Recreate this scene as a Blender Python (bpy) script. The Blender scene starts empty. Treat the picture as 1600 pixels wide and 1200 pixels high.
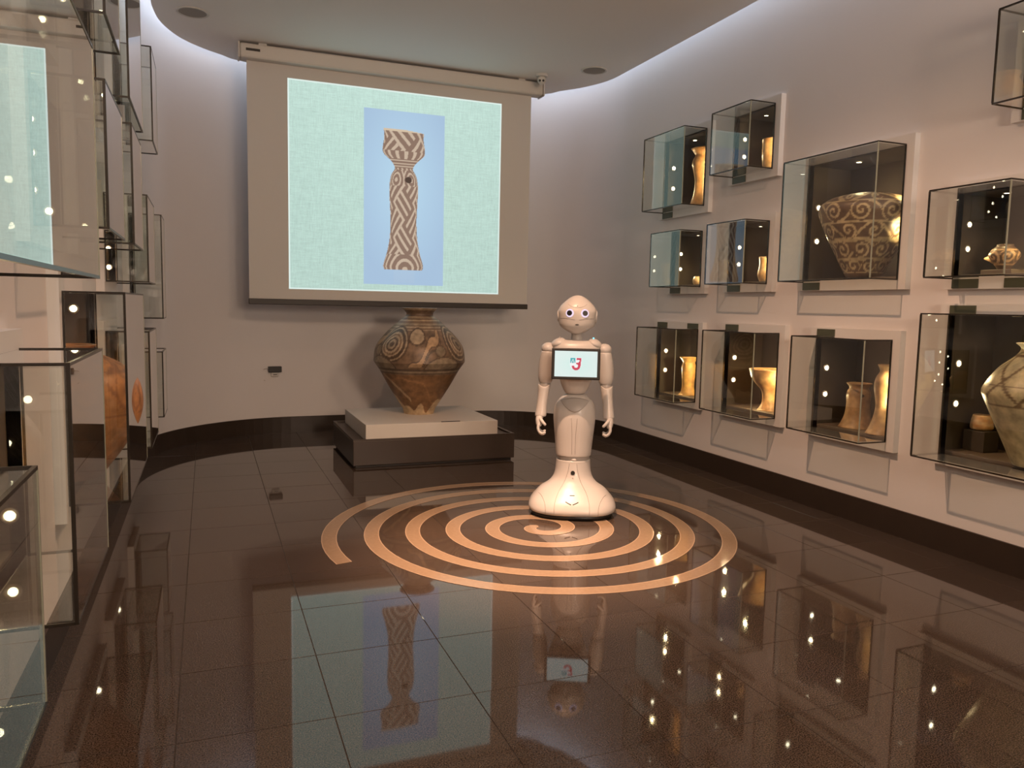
import bpy, bmesh, math, random
import numpy as np
from mathutils import Vector, Matrix

sc = bpy.context.scene
C = sc.collection
random.seed(4)
PI = math.pi

# ------------------------------------------------------------------ camera
CAM_H = 1.138
F_PX, YAW, PITCH, ROLL = 1216.87, 0.3739, 0.0988, 0.0206
f_ = Vector((math.sin(YAW)*math.cos(PITCH), math.cos(YAW)*math.cos(PITCH), -math.sin(PITCH)))
r0 = Vector((math.cos(YAW), -math.sin(YAW), 0)); u0 = r0.cross(f_)
r_ = r0*math.cos(ROLL) + u0*math.sin(ROLL); u_ = -r0*math.sin(ROLL) + u0*math.cos(ROLL)
cd = bpy.data.cameras.new('camera'); cam = bpy.data.objects.new('camera', cd); C.objects.link(cam)
cam.matrix_world = Matrix(((r_.x, u_.x, -f_.x, 0), (r_.y, u_.y, -f_.y, 0), (r_.z, u_.z, -f_.z, CAM_H), (0, 0, 0, 1)))
cd.sensor_fit = 'HORIZONTAL'; cd.sensor_width = 36; cd.lens = F_PX/1600*36
cd.clip_start = 0.02
sc.camera = cam

# ------------------------------------------------------------------ world, exposure, main lights
w = bpy.data.worlds.new('world'); sc.world = w; w.use_nodes = True
w.node_tree.nodes['Background'].inputs[0].default_value = (0.02, 0.016, 0.012, 1)
w.node_tree.nodes['Background'].inputs[1].default_value = 0.3
sc.view_settings.view_transform = 'Standard'; sc.view_settings.look = 'None'
sc.view_settings.gamma = 1; sc.view_settings.use_curve_mapping = False
sc.view_settings.exposure = 0.0
sc.cycles.transparent_max_bounces = 40
sc.cycles.max_bounces = 6; sc.cycles.diffuse_bounces = 3; sc.cycles.glossy_bounces = 3; sc.cycles.adaptive_threshold = 0.02
sc.cycles.caustics_reflective = False; sc.cycles.caustics_refractive = False
sc.cycles.sample_clamp_indirect = 4

WARM = (1.0, 0.70, 0.48)
KEY = Vector((1.16, 3.03, 2.96))          # the ceiling spot the case shadows point to
def light(name, kind, loc, target, power, col, size=0.02, cone=60, blend=0.5, parent=None):
    d = bpy.data.lights.new(name, kind); d.energy = power; d.color = col
    d.shadow_soft_size = size
    if kind == 'SPOT':
        d.spot_size = math.radians(cone); d.spot_blend = blend
    o = bpy.data.objects.new(name, d); C.objects.link(o); o.location = loc
    dv = Vector(target)-Vector(loc)
    o.rotation_euler = dv.to_track_quat('-Z', 'Y').to_euler()
    return o
light('key_wide_beam', 'SPOT', KEY, KEY+Vector((0.16, 0.02, -1)), 225, (1, 0.58, 0.36), 0.025, 135, 1.0)
light('key_narrow_beam', 'SPOT', KEY, (1.37, 3.26, 0.0), 900, (1, 0.62, 0.41), 0.025, 40, 1.0)
REAR_FILL = ((0.5, -1.9, 2.94), (2.3, -1.9, 2.94))
for k_, p_ in enumerate(REAR_FILL):
    light('rear_fill_beam', 'SPOT', p_, (1.0+0.8*k_, 6.5, 1.7), 225, WARM, 0.25, 54, 1.0)  # unseen fill spots added to lift the back wall
UP_FILL = (1.4, -2.2, 1.75)
light('uplight_fill_beam', 'SPOT', UP_FILL, (1.4, 4.2, 3.1), 360, (1, 0.76, 0.58), 0.35, 150, 0.9)  # unseen uplight added to brighten the ceiling

# ------------------------------------------------------------------ helpers
def newmat(name):
    m = bpy.data.materials.new(name); m.use_nodes = True
    return m, m.node_tree.nodes, m.node_tree.links, m.node_tree.nodes['Principled BSDF']
def pbr(name, col, rough=0.5, metal=0.0, spec=0.5, var=0.0, scale=20, bump=0.0, coat=0.0, bscale=None):
    m, N, L, b = newmat(name)
    b.inputs['Base Color'].default_value = (*col, 1); b.inputs['Roughness'].default_value = rough
    b.inputs['Metallic'].default_value = metal; b.inputs['Specular IOR Level'].default_value = spec
    b.inputs['Coat Weight'].default_value = coat
    if var > 0 or bump > 0:
        tc = N.new('ShaderNodeTexCoord'); nz = N.new('ShaderNodeTexNoise')
        nz.inputs['Scale'].default_value = scale; nz.inputs['Detail'].default_value = 5
        L.new(tc.outputs['Object'], nz.inputs['Vector'])
        if var > 0:
            mx = N.new('ShaderNodeMix'); mx.data_type = 'RGBA'
            mx.inputs[6].default_value = (*[c*(1-var) for c in col], 1)
            mx.inputs[7].default_value = (*[min(1, c*(1+var)) for c in col], 1)
            L.new(nz.outputs['Fac'], mx.inputs[0]); L.new(mx.outputs[2], b.inputs['Base Color'])
        if bump > 0:
            n2 = N.new('ShaderNodeTexNoise'); n2.inputs['Scale'].default_value = bscale or scale*4
            L.new(tc.outputs['Object'], n2.inputs['Vector'])
            bp = N.new('ShaderNodeBump'); bp.inputs['Strength'].default_value = bump; bp.inputs['Distance'].default_value = 0.002
            L.new(n2.outputs['Fac'], bp.inputs['Height']); L.new(bp.outputs['Normal'], b.inputs['Normal'])
    return m
def emit(name, col, strength):
    m, N, L, b = newmat(name); N.remove(b)
    e = N.new('ShaderNodeEmission'); e.inputs[0].default_value = (*col, 1); e.inputs[1].default_value = strength
    L.new(e.outputs[0], N['Material Output'].inputs[0])
    if strength < 26: m.cycles.emission_sampling = 'NONE'      # tiny glowing discs; the beams carry their light
    return m
def painted(name, rough=0.45, emission=None, bump=0.15):
    m, N, L, b = newmat(name)
    a = N.new('ShaderNodeAttribute'); a.attribute_name = 'Col'
    if emission is not None:
        b.inputs['Base Color'].default_value = (0.02, 0.02, 0.02, 1); b.inputs['Roughness'].default_value = rough
        L.new(a.outputs['Color'], b.inputs['Emission Color']); b.inputs['Emission Strength'].default_value = emission
    else:
        tc = N.new('ShaderNodeTexCoord'); nz = N.new('ShaderNodeTexNoise'); nz.inputs['Scale'].default_value = 25; nz.inputs['Detail'].default_value = 6
        L.new(tc.outputs['Object'], nz.inputs['Vector'])
        mr = N.new('ShaderNodeMapRange'); mr.inputs[1].default_value = 0.25; mr.inputs[2].default_value = 0.75; mr.inputs[3].default_value = 0.55; mr.inputs[4].default_value = 1.35
        L.new(nz.outputs['Fac'], mr.inputs[0])
        mx = N.new('ShaderNodeMix'); mx.data_type = 'RGBA'; mx.blend_type = 'MULTIPLY'; mx.inputs[0].default_value = 1
        L.new(a.outputs['Color'], mx.inputs[6]); L.new(mr.outputs[0], mx.inputs[7])
        L.new(mx.outputs[2], b.inputs['Base Color']); b.inputs['Roughness'].default_value = rough
        bp = N.new('ShaderNodeBump'); bp.inputs['Strength'].default_value = bump; bp.inputs['Distance'].default_value = 0.003
        L.new(nz.outputs['Fac'], bp.inputs['Height']); L.new(bp.outputs['Normal'], b.inputs['Normal'])
    return m
def glassmat(name, tint, k=1.7):
    m, N, L, b = newmat(name); N.remove(b)
    tr = N.new('ShaderNodeBsdfTransparent'); tr.inputs[0].default_value = (*tint, 1)
    gl = N.new('ShaderNodeBsdfGlossy'); gl.inputs['Roughness'].default_value = 0.0; gl.inputs[0].default_value = (1, 1, 1, 1)
    fr = N.new('ShaderNodeFresnel'); fr.inputs[0].default_value = 1.5
    ge = N.new('ShaderNodeNewGeometry')
    inv = N.new('ShaderNodeMath'); inv.operation = 'SUBTRACT'; inv.inputs[0].default_value = 1; L.new(ge.outputs['Backfacing'], inv.inputs[1])
    mu = N.new('ShaderNodeMath'); mu.operation = 'MULTIPLY'; L.new(fr.outputs[0], mu.inputs[0]); L.new(inv.outputs[0], mu.inputs[1])
    m2 = N.new('ShaderNodeMath'); m2.operation = 'MULTIPLY'; m2.use_clamp = True; L.new(mu.outputs[0], m2.inputs[0]); m2.inputs[1].default_value = k
    mx = N.new('ShaderNodeMixShader'); L.new(m2.outputs[0], mx.inputs[0]); L.new(tr.outputs[0], mx.inputs[1]); L.new(gl.outputs[0], mx.inputs[2])
    L.new(mx.outputs[0], N['Material Output'].inputs[0]); return m

def tag(o, label=None, cat=None, group=None, kind=None):
    if label: o['label'] = label
    if cat: o['category'] = cat
    if group: o['group'] = group
    if kind: o['kind'] = kind
    return o
def empty(name, loc=(0, 0, 0), rz=0):
    o = bpy.data.objects.new(name, None); C.objects.link(o); o.location = loc; o.rotation_euler = (0, 0, rz)
    o.empty_display_size = 0.05
    return o
def obj(name, verts, faces, mat=None, parent=None, smooth=False, loc=None):
    me = bpy.data.meshes.new(name); me.from_pydata([tuple(v) for v in verts], [], [tuple(f) for f in faces])
    if mat: me.materials.append(mat)
    if smooth: me.polygons.foreach_set('use_smooth', [True]*len(me.polygons))
    me.update()
    o = bpy.data.objects.new(name, me); C.objects.link(o)
    if parent: o.parent = parent
    if loc: o.location = loc
    return o
def bobj(name, bm, mat=None, parent=None, smooth=False, loc=None, recalc=True):
    if recalc: bmesh.ops.recalc_face_normals(bm, faces=bm.faces)
    me = bpy.data.meshes.new(name); bm.to_mesh(me); bm.free()
    if mat: me.materials.append(mat)
    if smooth: me.polygons.foreach_set('use_smooth', [True]*len(me.polygons))
    o = bpy.data.objects.new(name, me); C.objects.link(o)
    if parent: o.parent = parent
    if loc: o.location = loc
    return o
def addbox(bm, x0, x1, y0, y1, z0, z1, bev=0.0):
    x0, x1 = min(x0, x1), max(x0, x1); y0, y1 = min(y0, y1), max(y0, y1); z0, z1 = min(z0, z1), max(z0, z1)
    v = [bm.verts.new(p) for p in ((x0, y0, z0), (x1, y0, z0), (x1, y1, z0), (x0, y1, z0), (x0, y0, z1), (x1, y0, z1), (x1, y1, z1), (x0, y1, z1))]
    fs = [bm.faces.new([v[i] for i in q]) for q in ((0, 3, 2, 1), (4, 5, 6, 7), (0, 1, 5, 4), (1, 2, 6, 5), (2, 3, 7, 6), (3, 0, 4, 7))]
    if bev > 0:
        es = set(e for f in fs for e in f.edges)
        bmesh.ops.bevel(bm, geom=list(es), offset=bev, segments=2, affect='EDGES', profile=0.5)
def box(name, x0, x1, y0, y1, z0, z1, mat, parent=None, bev=0.0, smooth=False):
    bm = bmesh.new(); addbox(bm, x0, x1, y0, y1, z0, z1, bev)
    return bobj(name, bm, mat, parent, smooth)
def catmull(pts, n):
    P = [np.array(p, float) for p in pts]; P = [2*P[0]-P[1]] + P + [2*P[-1]-P[-2]]
    out = []
    for i in range(1, len(P)-2):
        for k in range(n):
            t = k/n
            out.append(0.5*((2*P[i]) + (-P[i-1]+P[i+1])*t + (2*P[i-1]-5*P[i]+4*P[i+1]-P[i+2])*t*t + (-P[i-1]+3*P[i]-3*P[i+1]+P[i+2])*t**3))
    out.append(P[-2]); return out
def tube(bm, pts, rad, seg=10, ell=None):
    """tapered round-ended tube through pts; ell = (sx, sy) section scale in world x / y for upright limbs"""
    pts = [Vector(p) for p in pts]; n = len(pts)
    if not hasattr(rad, '__len__'): rad = [rad]*n
    t0 = (pts[1]-pts[0]).normalized(); t1 = (pts[-1]-pts[-2]).normalized()
    P, R = [], []
    for k, a in enumerate((80, 55, 28)):
        P.append(pts[0]-t0*rad[0]*math.sin(math.radians(a))*0.9); R.append(rad[0]*math.cos(math.radians(a)))
    P += pts; R += list(rad)
    for a in (28, 55, 80):
        P.append(pts[-1]+t1*rad[-1]*math.sin(math.radians(a))*0.9); R.append(rad[-1]*math.cos(math.radians(a)))
    up = Vector((0, 1, 0)) if abs(t0.y) < 0.9 else Vector((1, 0, 0))
    rings = []
    for i, p in enumerate(P):
        t = (P[min(i+1, len(P)-1)]-P[max(i-1, 0)]).normalized()
        s = t.cross(up).normalized(); up2 = s.cross(t).normalized(); up = up2
        ring = []
        for k in range(seg):
            a = 2*PI*k/seg; d = s*math.cos(a)*R[i]*(ell[0] if ell else 1) + up2*math.sin(a)*R[i]*(ell[1] if ell else 1)
            ring.append(bm.verts.new(p+d))
        rings.append(ring)
    for a, b in zip(rings[:-1], rings[1:]):
        for k in range(seg): bm.faces.new((a[k], a[(k+1) % seg], b[(k+1) % seg], b[k]))
    bm.faces.new(rings[0]); bm.faces.new(rings[-1])
def tobj(name, pts, rad, mat, parent=None, seg=10, ell=None):
    bm = bmesh.new(); tube(bm, pts, rad, seg, ell); return bobj(name, bm, mat, parent, True)
def cyl(name, c, axis, r, h, mat, parent=None, seg=24, r2=None):
    bm = bmesh.new(); q = Vector(axis).normalized().to_track_quat('Z', 'Y'); c = Vector(c)
    bmesh.ops.create_cone(bm, cap_ends=True, segments=seg, radius1=r, radius2=r if r2 is None else r2, depth=h,
                          matrix=Matrix.Translation(c) @ q.to_matrix().to_4x4())
    return bobj(name, bm, mat, parent)
def ring_obj(name, c, axis, ro, ri, h, mat, parent=None, seg=24):
    q = Vector(axis).normalized().to_track_quat('Z', 'Y').to_matrix(); c = Vector(c)
    V, Fc = [], []
    for k in range(seg):
        a = 2*PI*k/seg; cs, sn = math.cos(a), math.sin(a)
        for rr, zz in ((ro, 0), (ro, h*0.7), ((ro+ri)/2, h), (ri, h*0.7), (ri, 0)): V.append(c + q @ Vector((rr*cs, rr*sn, zz)))
    for k in range(seg):
        for j in range(5):
            a, b = k*5+j, k*5+(j+1) % 5; k2 = (k+1) % seg
            Fc.append((a, k2*5+j, k2*5+(j+1) % 5, b))
    bm = bmesh.new(); vs = [bm.verts.new(v) for v in V]
    for q_ in Fc: bm.faces.new([vs[i] for i in q_])
    return bobj(name, bm, mat, parent, True)
def setcol(o, cols):
    me = o.data; a = me.color_attributes.new('Col', 'FLOAT_COLOR', 'POINT')
    c = np.ones((len(me.vertices), 4), np.float32); c[:, :3] = cols
    a.data.foreach_set('color', c.ravel())
def lin(r, g, b):
    return np.array([((c/255+0.055)/1.055)**2.4 if c > 10 else c/255/12.92 for c in (r, g, b)])

# ------------------------------------------------------------------ materials
M = {}
M['wall'] = pbr('wall_paint', (0.74, 0.70, 0.68), 0.75, var=0.02, scale=3, bump=0.04, bscale=220)
M['ceiling'] = pbr('ceiling_paint', (0.86, 0.83, 0.80), 0.85)
M['base'] = pbr('dark_skirting', (0.030, 0.018, 0.011), 0.45, var=0.2, scale=8)
M['frame'] = pbr('white_frame', (0.74, 0.71, 0.68), 0.5)
M['niche'] = pbr('niche_brown', (0.060, 0.045, 0.030), 0.7, var=0.08, scale=6)
M['plate'] = pbr('niche_floor', (0.16, 0.12, 0.085), 0.55)
M['glass'] = glassmat('pane_glass', (0.965, 0.975, 0.96), 1.75)
M['edge'] = pbr('glass_edge_dark', (0.022, 0.016, 0.011), 0.25)
M['edgel'] = pbr('glass_edge_lit', (0.30, 0.31, 0.24), 0.15, spec=0.8)
M['tag'] = pbr('caption_plate', (0.075, 0.078, 0.045), 0.4)
M['ring'] = pbr('lamp_ring', (0.75, 0.70, 0.58), 0.3, metal=0.6)
M['halo_disc'] = emit('lamp_halo_glow', (1.0, 0.78, 0.44), 1.7)  # glow put into the material to imitate the lit ring and halo
M['bulb'] = emit('lamp_glow', (1.0, 0.87, 0.60), 22)
M['joint'] = pbr('floor_joint', (0.05, 0.038, 0.03), 0.5)
M['inlay'] = pbr('tan_stone_inlay', (0.285, 0.195, 0.125), 0.10, var=0.16, scale=60, spec=0.5)
M['inlayedge'] = pbr('pale_inlay_edge', (0.44, 0.31, 0.21), 0.15)
M['screenfab'] = pbr('screen_fabric', (0.62, 0.60, 0.57), 0.9)
M['housing'] = pbr('screen_housing', (0.60, 0.57, 0.53), 0.45)
M['black'] = pbr('black_plastic', (0.012, 0.010, 0.009), 0.4)
M['darkbar'] = pbr('dark_bar', (0.018, 0.012, 0.009), 0.5)
M['whitebox'] = pbr('white_plinth', (0.66, 0.63, 0.58), 0.5)
M['darkplinth'] = pbr('dark_plinth', (0.045, 0.030, 0.021), 0.4, var=0.1, scale=5)
M['robot'] = pbr('robot_shell', (0.56, 0.525, 0.50), 0.36, coat=0.12)
M['robotg'] = pbr('robot_grey_shell', (0.40, 0.37, 0.35), 0.35)
M['seam'] = pbr('robot_seam', (0.22, 0.19, 0.17), 0.5)
M['led'] = emit('cove_led', (0.72, 0.82, 1.0), 50)
M['fresh'] = pbr('fixture_white', (0.6, 0.58, 0.55), 0.5)
M['grille'] = pbr('speaker_grille', (0.30, 0.27, 0.24), 0.8)
M['cable'] = pbr('pale_cable', (0.42, 0.36, 0.31), 0.6)
M['pot'] = painted('painted_clay', 0.42)
M['picture'] = painted('projected_picture', 0.9, emission=1.08)
M['picture'].cycles.emission_sampling = 'NONE'
M['tablet'] = painted('tablet_picture', 0.15, emission=0.95)

# granite tile: dark brown with fine speckle, polished
m, N, L, b = newmat('polished_granite'); M['granite'] = m
tc = N.new('ShaderNodeTexCoord'); ge = N.new('ShaderNodeNewGeometry')
n1 = N.new('ShaderNodeTexNoise'); n1.inputs['Scale'].default_value = 260; n1.inputs['Detail'].default_value = 3; L.new(ge.outputs['Position'], n1.inputs['Vector'])
n2 = N.new('ShaderNodeTexNoise'); n2.inputs['Scale'].default_value = 2.2; n2.inputs['Detail'].default_value = 4; L.new(ge.outputs['Position'], n2.inputs['Vector'])
cr = N.new('ShaderNodeValToRGB'); cr.color_ramp.elements[0].position = 0.35; cr.color_ramp.elements[0].color = (0.016, 0.0115, 0.009, 1)
cr.color_ramp.elements[1].position = 0.68; cr.color_ramp.elements[1].color = (0.112, 0.079, 0.060, 1)
L.new(n1.outputs['Fac'], cr.inputs[0])
oi = N.new('ShaderNodeObjectInfo'); ad = N.new('ShaderNodeMath'); ad.operation = 'ADD'; L.new(n2.outputs['Fac'], ad.inputs[0]); L.new(oi.outputs['Random'], ad.inputs[1])
mr = N.new('ShaderNodeMapRange'); mr.inputs[1].default_value = 0.3; mr.inputs[2].default_value = 1.7; mr.inputs[3].default_value = 0.86; mr.inputs[4].default_value = 1.12; L.new(ad.outputs[0], mr.inputs[0])
mx = N.new('ShaderNodeMix'); mx.data_type = 'RGBA'; mx.blend_type = 'MULTIPLY'; mx.inputs[0].default_value = 1
L.new(cr.outputs[0], mx.inputs[6]); L.new(mr.outputs[0], mx.inputs[7]); L.new(mx.outputs[2], b.inputs['Base Color'])
b.inputs['Roughness'].default_value = 0.035; b.inputs['IOR'].default_value = 1.52

# ------------------------------------------------------------------ room outline
XL, XR, YN = -0.475, 3.305, -2.6
YLS, YRS = 5.72, 5.90                      # where the straight walls end
ZC, ZU = 3.045, 3.34                       # ceiling panel underside, upper soffit
left_arc = [(0.75-1.225*math.cos(a), YLS+1.31*math.sin(a)) for a in np.linspace(0, PI/2, 25)]
right_arc = [(2.35+0.955*math.sin(a), YRS+1.13*math.cos(a)) for a in np.linspace(0, PI/2, 25)]
back_pts = left_arc + [(1.3, 7.04), (1.9, 7.04)] + right_arc
outline = [(XL, YN)] + back_pts + [(XR, YN)]             # clockwise seen from above

# cases: name -> (y0, y1, z0, z1); frame plane, opening equals the glass box
RC = {'a': (4.71, 5.24, 1.875, 2.403), 'b': (4.006, 4.395, 2.022, 2.412), 'c': (3.006, 3.680, 1.316, 1.985),
      'd': (4.711, 5.096, 1.308, 1.697), 'e': (4.004, 4.397, 1.314, 1.702), 'f': (4.712, 5.25, 0.480, 1.003),
      'g': (3.862, 4.394, 0.482, 1.009), 'h': (3.011, 3.541, 0.480, 1.007), 'i': (2.300, 2.690, 1.312, 1.704),
      'j': (2.016, 2.690, 0.478, 1.145), 'k': (2.022, 2.413, 2.026, 2.408)}
LC = {'A': (1.00, 1.40, 0.480, 0.870), 'B': (1.745, 2.265, 0.478, 1.007), 'C': (2.915, 3.72, 0.445, 1.157), 'D': (4.05, 4.57, 0.43, 0.985),
      'E': (5.20, 5.58, 0.42, 0.82), 'F': (4.13, 4.62, 1.22, 1.628), 'G': (5.38, 5.70, 1.02, 1.66), 'H': (3.36, 3.80, 1.35, 1.80),
      'I': (0.90, 1.776, 1.180, 1.627), 'J': (2.51, 2.97, 1.337, 1.745), 'K': (2.575, 2.975, 1.945, 2.335), 'L': (3.31, 3.96, 1.885, 2.50), 'M': (4.73, 5.15, 1.99, 2.48)}

def wall_with_holes(name, x, y0, y1, holes, mat):
    ys = sorted(set([y0, y1] + [v for h in holes for v in h[:2]])); zs = sorted(set([0, ZU] + [v for h in holes for v in h[2:]]))
    idx, V, Fc = {}, [], []
    def vi(y, z):
        if (y, z) not in idx: idx[(y, z)] = len(V); V.append((x, y, z))
        return idx[(y, z)]
    for i in range(len(ys)-1):
        for k in range(len(zs)-1):
            cy, cz = (ys[i]+ys[i+1])/2, (zs[k]+zs[k+1])/2
            if any(h[0] < cy < h[1] and h[2] < cz < h[3] for h in holes): continue
            Fc.append((vi(ys[i], zs[k]), vi(ys[i+1], zs[k]), vi(ys[i+1], zs[k+1]), vi(ys[i], zs[k+1])))
    if x > 1: Fc = [tuple(reversed(q)) for q in Fc]
    return tag(obj(name, V, Fc, mat), kind='structure')
wall_with_holes('wall_right', XR, YN, YRS, list(RC.values()), M['wall'])
wall_with_holes('wall_left', XL, YN, YLS, list(LC.values()), M['wall'])
def strip(name, pts, z0, z1, mat, smooth=True, kind='structure'):
    V = [(x, y, z) for x, y in pts for z in (z0, z1)]
    Fc = [(2*i, 2*i+2, 2*i+3, 2*i+1) for i in range(len(pts)-1)]
    o = obj(name, V, Fc, mat, smooth=smooth)
    return tag(o, kind=kind)
strip('wall_back', back_pts, 0, ZU, M['wall'])
strip('wall_near', [(XR, YN), (XL, YN)], 0, ZU, M['wall'], False)
def skirting(name, pts, t=0.012, h=0.138):
    """baseboard with thickness following pts (room on the right hand side)"""
    n = len(pts); inn = []
    for i, p in enumerate(pts):
        a = Vector(pts[max(i-1, 0)]); b_ = Vector(pts[min(i+1, n-1)]); d = (b_-a).normalized(); nr = Vector((d.y, -d.x))
        inn.append((p[0]+nr.x*t, p[1]+nr.y*t))
    V = []
    for (x, y), (xi, yi) in zip(pts, inn): V += [(xi, yi, 0), (xi, yi, h), (x, y, h), (x, y, 0)]
    Fc = []
    for i in range(n-1):
        for j in range(3): Fc.append((4*i+j, 4*i+4+j, 4*i+5+j, 4*i+1+j))
    Fc += [(0, 1, 2, 3), (4*n-4, 4*n-3, 4*n-2, 4*n-1)]
    bm = bmesh.new(); vs = [bm.verts.new(v) for v in V]
    for q in Fc: bm.faces.new([vs[i] for i in q])
    return tag(bobj(name, bm, M['base']), kind='structure')
skirting('baseboard_left', [(XL, YN), (XL, YLS)]); skirting('baseboard_back', back_pts); skirting('baseboard_right', [(XR, YRS), (XR, YN)])

# ------------------------------------------------------------------ floor: slab, single tiles, spiral inlay
def clip(poly, a, b):
    """keep the part of poly right of a->b (outline is clockwise)"""
    out = []
    def s(p): return (b[0]-a[0])*(p[1]-a[1])-(b[1]-a[1])*(p[0]-a[0])
    for i in range(len(poly)):
        p, q = poly[i], poly[(i+1) % len(poly)]; sp, sq = s(p), s(q)
        if sp <= 1e-9: out.append(p)
        if (sp < -1e-9 and sq > 1e-9) or (sp > 1e-9 and sq < -1e-9):
            t = sp/(sp-sq); out.append((p[0]+(q[0]-p[0])*t, p[1]+(q[1]-p[1])*t))
    return out
fl = obj('floor', [(x, y, z) for z in (-0.0025, -0.08) for x, y in outline],
         [tuple(reversed(range(len(outline)))), tuple(range(len(outline), 2*len(outline)))], M['joint'])
tag(fl, kind='structure')
# make slab normals face up
bm = bmesh.new(); bm.from_mesh(fl.data); bmesh.ops.recalc_face_normals(bm, faces=bm.faces)
for f in bm.faces:
    if f.calc_center_median().z > -0.01 and f.normal.z < 0: f.normal_flip()
bm.to_mesh(fl.data); bm.free()
TS, TX, TY, GAP = 0.4047, 0.311, 2.889, 0.0010
tile_mesh = {}
def tile(poly):
    cx = sum(p[0] for p in poly)/len(poly); cy = sum(p[1] for p in poly)/len(poly)
    key = tuple((round(p[0]-cx, 4), round(p[1]-cy, 4)) for p in poly)
    if key not in tile_mesh:
        n = len(poly); bv = 0.0009
        V = [(x, y, -0.02) for x, y in key] + [(x, y, -bv) for x, y in key]
        V += [(x*(1-bv/max(abs(x), 0.05)), y*(1-bv/max(abs(y), 0.05)), 0) for x, y in key]
        Fc = [tuple(2*n+i for i in range(n))]
        for j in (0, 1):
            for i in range(n): Fc.append((j*n+i, j*n+(i+1) % n, (j+1)*n+(i+1) % n, (j+1)*n+i))
        bm = bmesh.new(); vs = [bm.verts.new(v) for v in V]
        for q in Fc: bm.faces.new([vs[i] for i in q])
        bmesh.ops.recalc_face_normals(bm, faces=bm.faces)
        for f in bm.faces:
            if abs(f.normal.z) > 0.9 and f.normal.z < 0: bmesh.ops.reverse_faces(bm, faces=bm.faces); break
        me = bpy.data.meshes.new('floor_tile'); bm.to_mesh(me); bm.free(); me.materials.append(M['granite']); tile_mesh[key] = me
    o = bpy.data.objects.new('floor_tile', tile_mesh[key]); C.objects.link(o); o.parent = fl
    o.location = (cx, cy, 0); o.rotation_euler = (random.uniform(-1, 1)*0.0007, random.uniform(-1, 1)*0.0007, 0)
i0, i1 = math.floor((XL-TX)/TS)-1, math.ceil((XR-TX)/TS)+1
j0, j1 = math.floor((YN-TY)/TS)-1, math.ceil((7.1-TY)/TS)+1
seg = list(zip(outline, outline[1:]+outline[:1]))
for i in range(i0, i1):
    for j in range(j0, j1):
        x, y = TX+i*TS, TY+j*TS
        p = [(x+GAP, y+GAP), (x+TS-GAP, y+GAP), (x+TS-GAP, y+TS-GAP), (x+GAP, y+TS-GAP)]
        for a, b_ in seg:
            p = clip(p, a, b_)
            if len(p) < 3: break
        if len(p) >= 3:
            ar = abs(sum(p[k][0]*p[(k+1) % len(p)][1]-p[(k+1) % len(p)][0]*p[k][1] for k in range(len(p))))/2
            if ar > 0.0008: tile(p)
# spiral: outer edge r = a - b*phase (clockwise from the left end)
SX, SY, SA, SB = 1.594, 3.6215, 1.1214, 0.0285*CAM_H
def spiral_strip(name, wi, wo, z, mat, ph0=0.13, ph1=33.4, n=420):
    V = []
    for k in range(n+1):
        ph = ph0+(ph1-ph0)*k/n; r = SA-SB*ph; th = PI-ph+0.37
        tp = min(1, (ph1-ph)/1.2); wid = 0.074*max(tp, 0.12)**0.6
        ro, ri = r-wo*wid, r-wi*wid
        for rr in (ro, ri): V += [(SX+rr*math.cos(th), SY+rr*math.sin(th), z)]
        for rr in (ri, ro): V += [(SX+rr*math.cos(th), SY+rr*math.sin(th), z-0.0035)]
    Fc = []
    for k in range(n):
        for j in range(4): Fc.append((4*k+j, 4*k+(j+1) % 4, 4*k+4+(j+1) % 4, 4*k+4+j))
    Fc += [(0, 1, 2, 3), (4*n, 4*n+3, 4*n+2, 4*n+1)]
    bm = bmesh.new(); vs = [bm.verts.new(v) for v in V]
    for q in Fc: bm.faces.new([vs[i] for i in q])
    bmesh.ops.recalc_face_normals(bm, faces=bm.faces)
    o = bobj(name, bm, mat, fl); return o
o = spiral_strip('spiral_inlay', 1, 0, 0.0012, M['inlay']); o['label'] = 'tan stone spiral inlaid in the dark polished floor'
spiral_strip('inlay_rim', 0.06, 0.0, 0.0017, M['inlayedge']); spiral_strip('inlay_rim', 1.0, 0.94, 0.0017, M['inlayedge'])

# ------------------------------------------------------------------ ceiling panel with cove light behind its edge
k_ = (ZC-CAM_H)/2.022
edge_l = [(-.32, 6.049), (-.317, 6.184), (-.291, 6.425), (-.222, 6.653), (-.124, 6.839), (.015, 6.995), (.153, 7.107), (.287, 7.206)]
edge_r = [(2.986, 7.056), (3.122, 6.88), (3.25, 6.70), (3.334, 6.511), (3.372, 6.36), (3.382, 6.20)]
ep = [(-.325, 5.7)] + edge_l + [(0.7, 7.30), (1.5, 7.33), (2.3, 7.27)] + edge_r + [(3.385, 5.9)]
ep = [tuple(p) for p in catmull([(x*k_, y*k_) for x, y in ep], 5)]
panel = [(-.305, YN+0.1)] + ep + [(3.385*k_, YN+0.1)]
n = len(panel)
V = [(x, y, z) for z in (ZC, ZC+0.05) for x, y in panel]
Fc = [tuple(range(n)), tuple(reversed(range(n, 2*n)))] + [(i, n+i, n+(i+1) % n, (i+1) % n) for i in range(n)]
bm = bmesh.new(); vs = [bm.verts.new(v) for v in V]
for q in Fc: bm.faces.new([vs[i] for i in q])
tag(bobj('ceiling', bm, M['ceiling']), kind='structure')
tag(obj('ceiling_soffit', [(x, y, ZU) for x, y in outline], [tuple(range(len(outline)))], M['ceiling']), kind='structure')
V = []
for x, y in panel: V += [(x, y, ZU-0.012), (x, y, ZU-0.03)]
pn = panel
ll = empty('cove_light', (1.4, 4.0, ZU)); tag(ll, 'bluish white strip light hidden in the cove around the ceiling edge', 'strip light')
V2 = []
for i, (x, y) in enumerate(pn):
    V2 += [(x, y, ZU-0.02), (x+(0.014 if x > 1.4 else -0.014), y+(0.014 if y > 6.3 else 0), ZU-0.022)]
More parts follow.
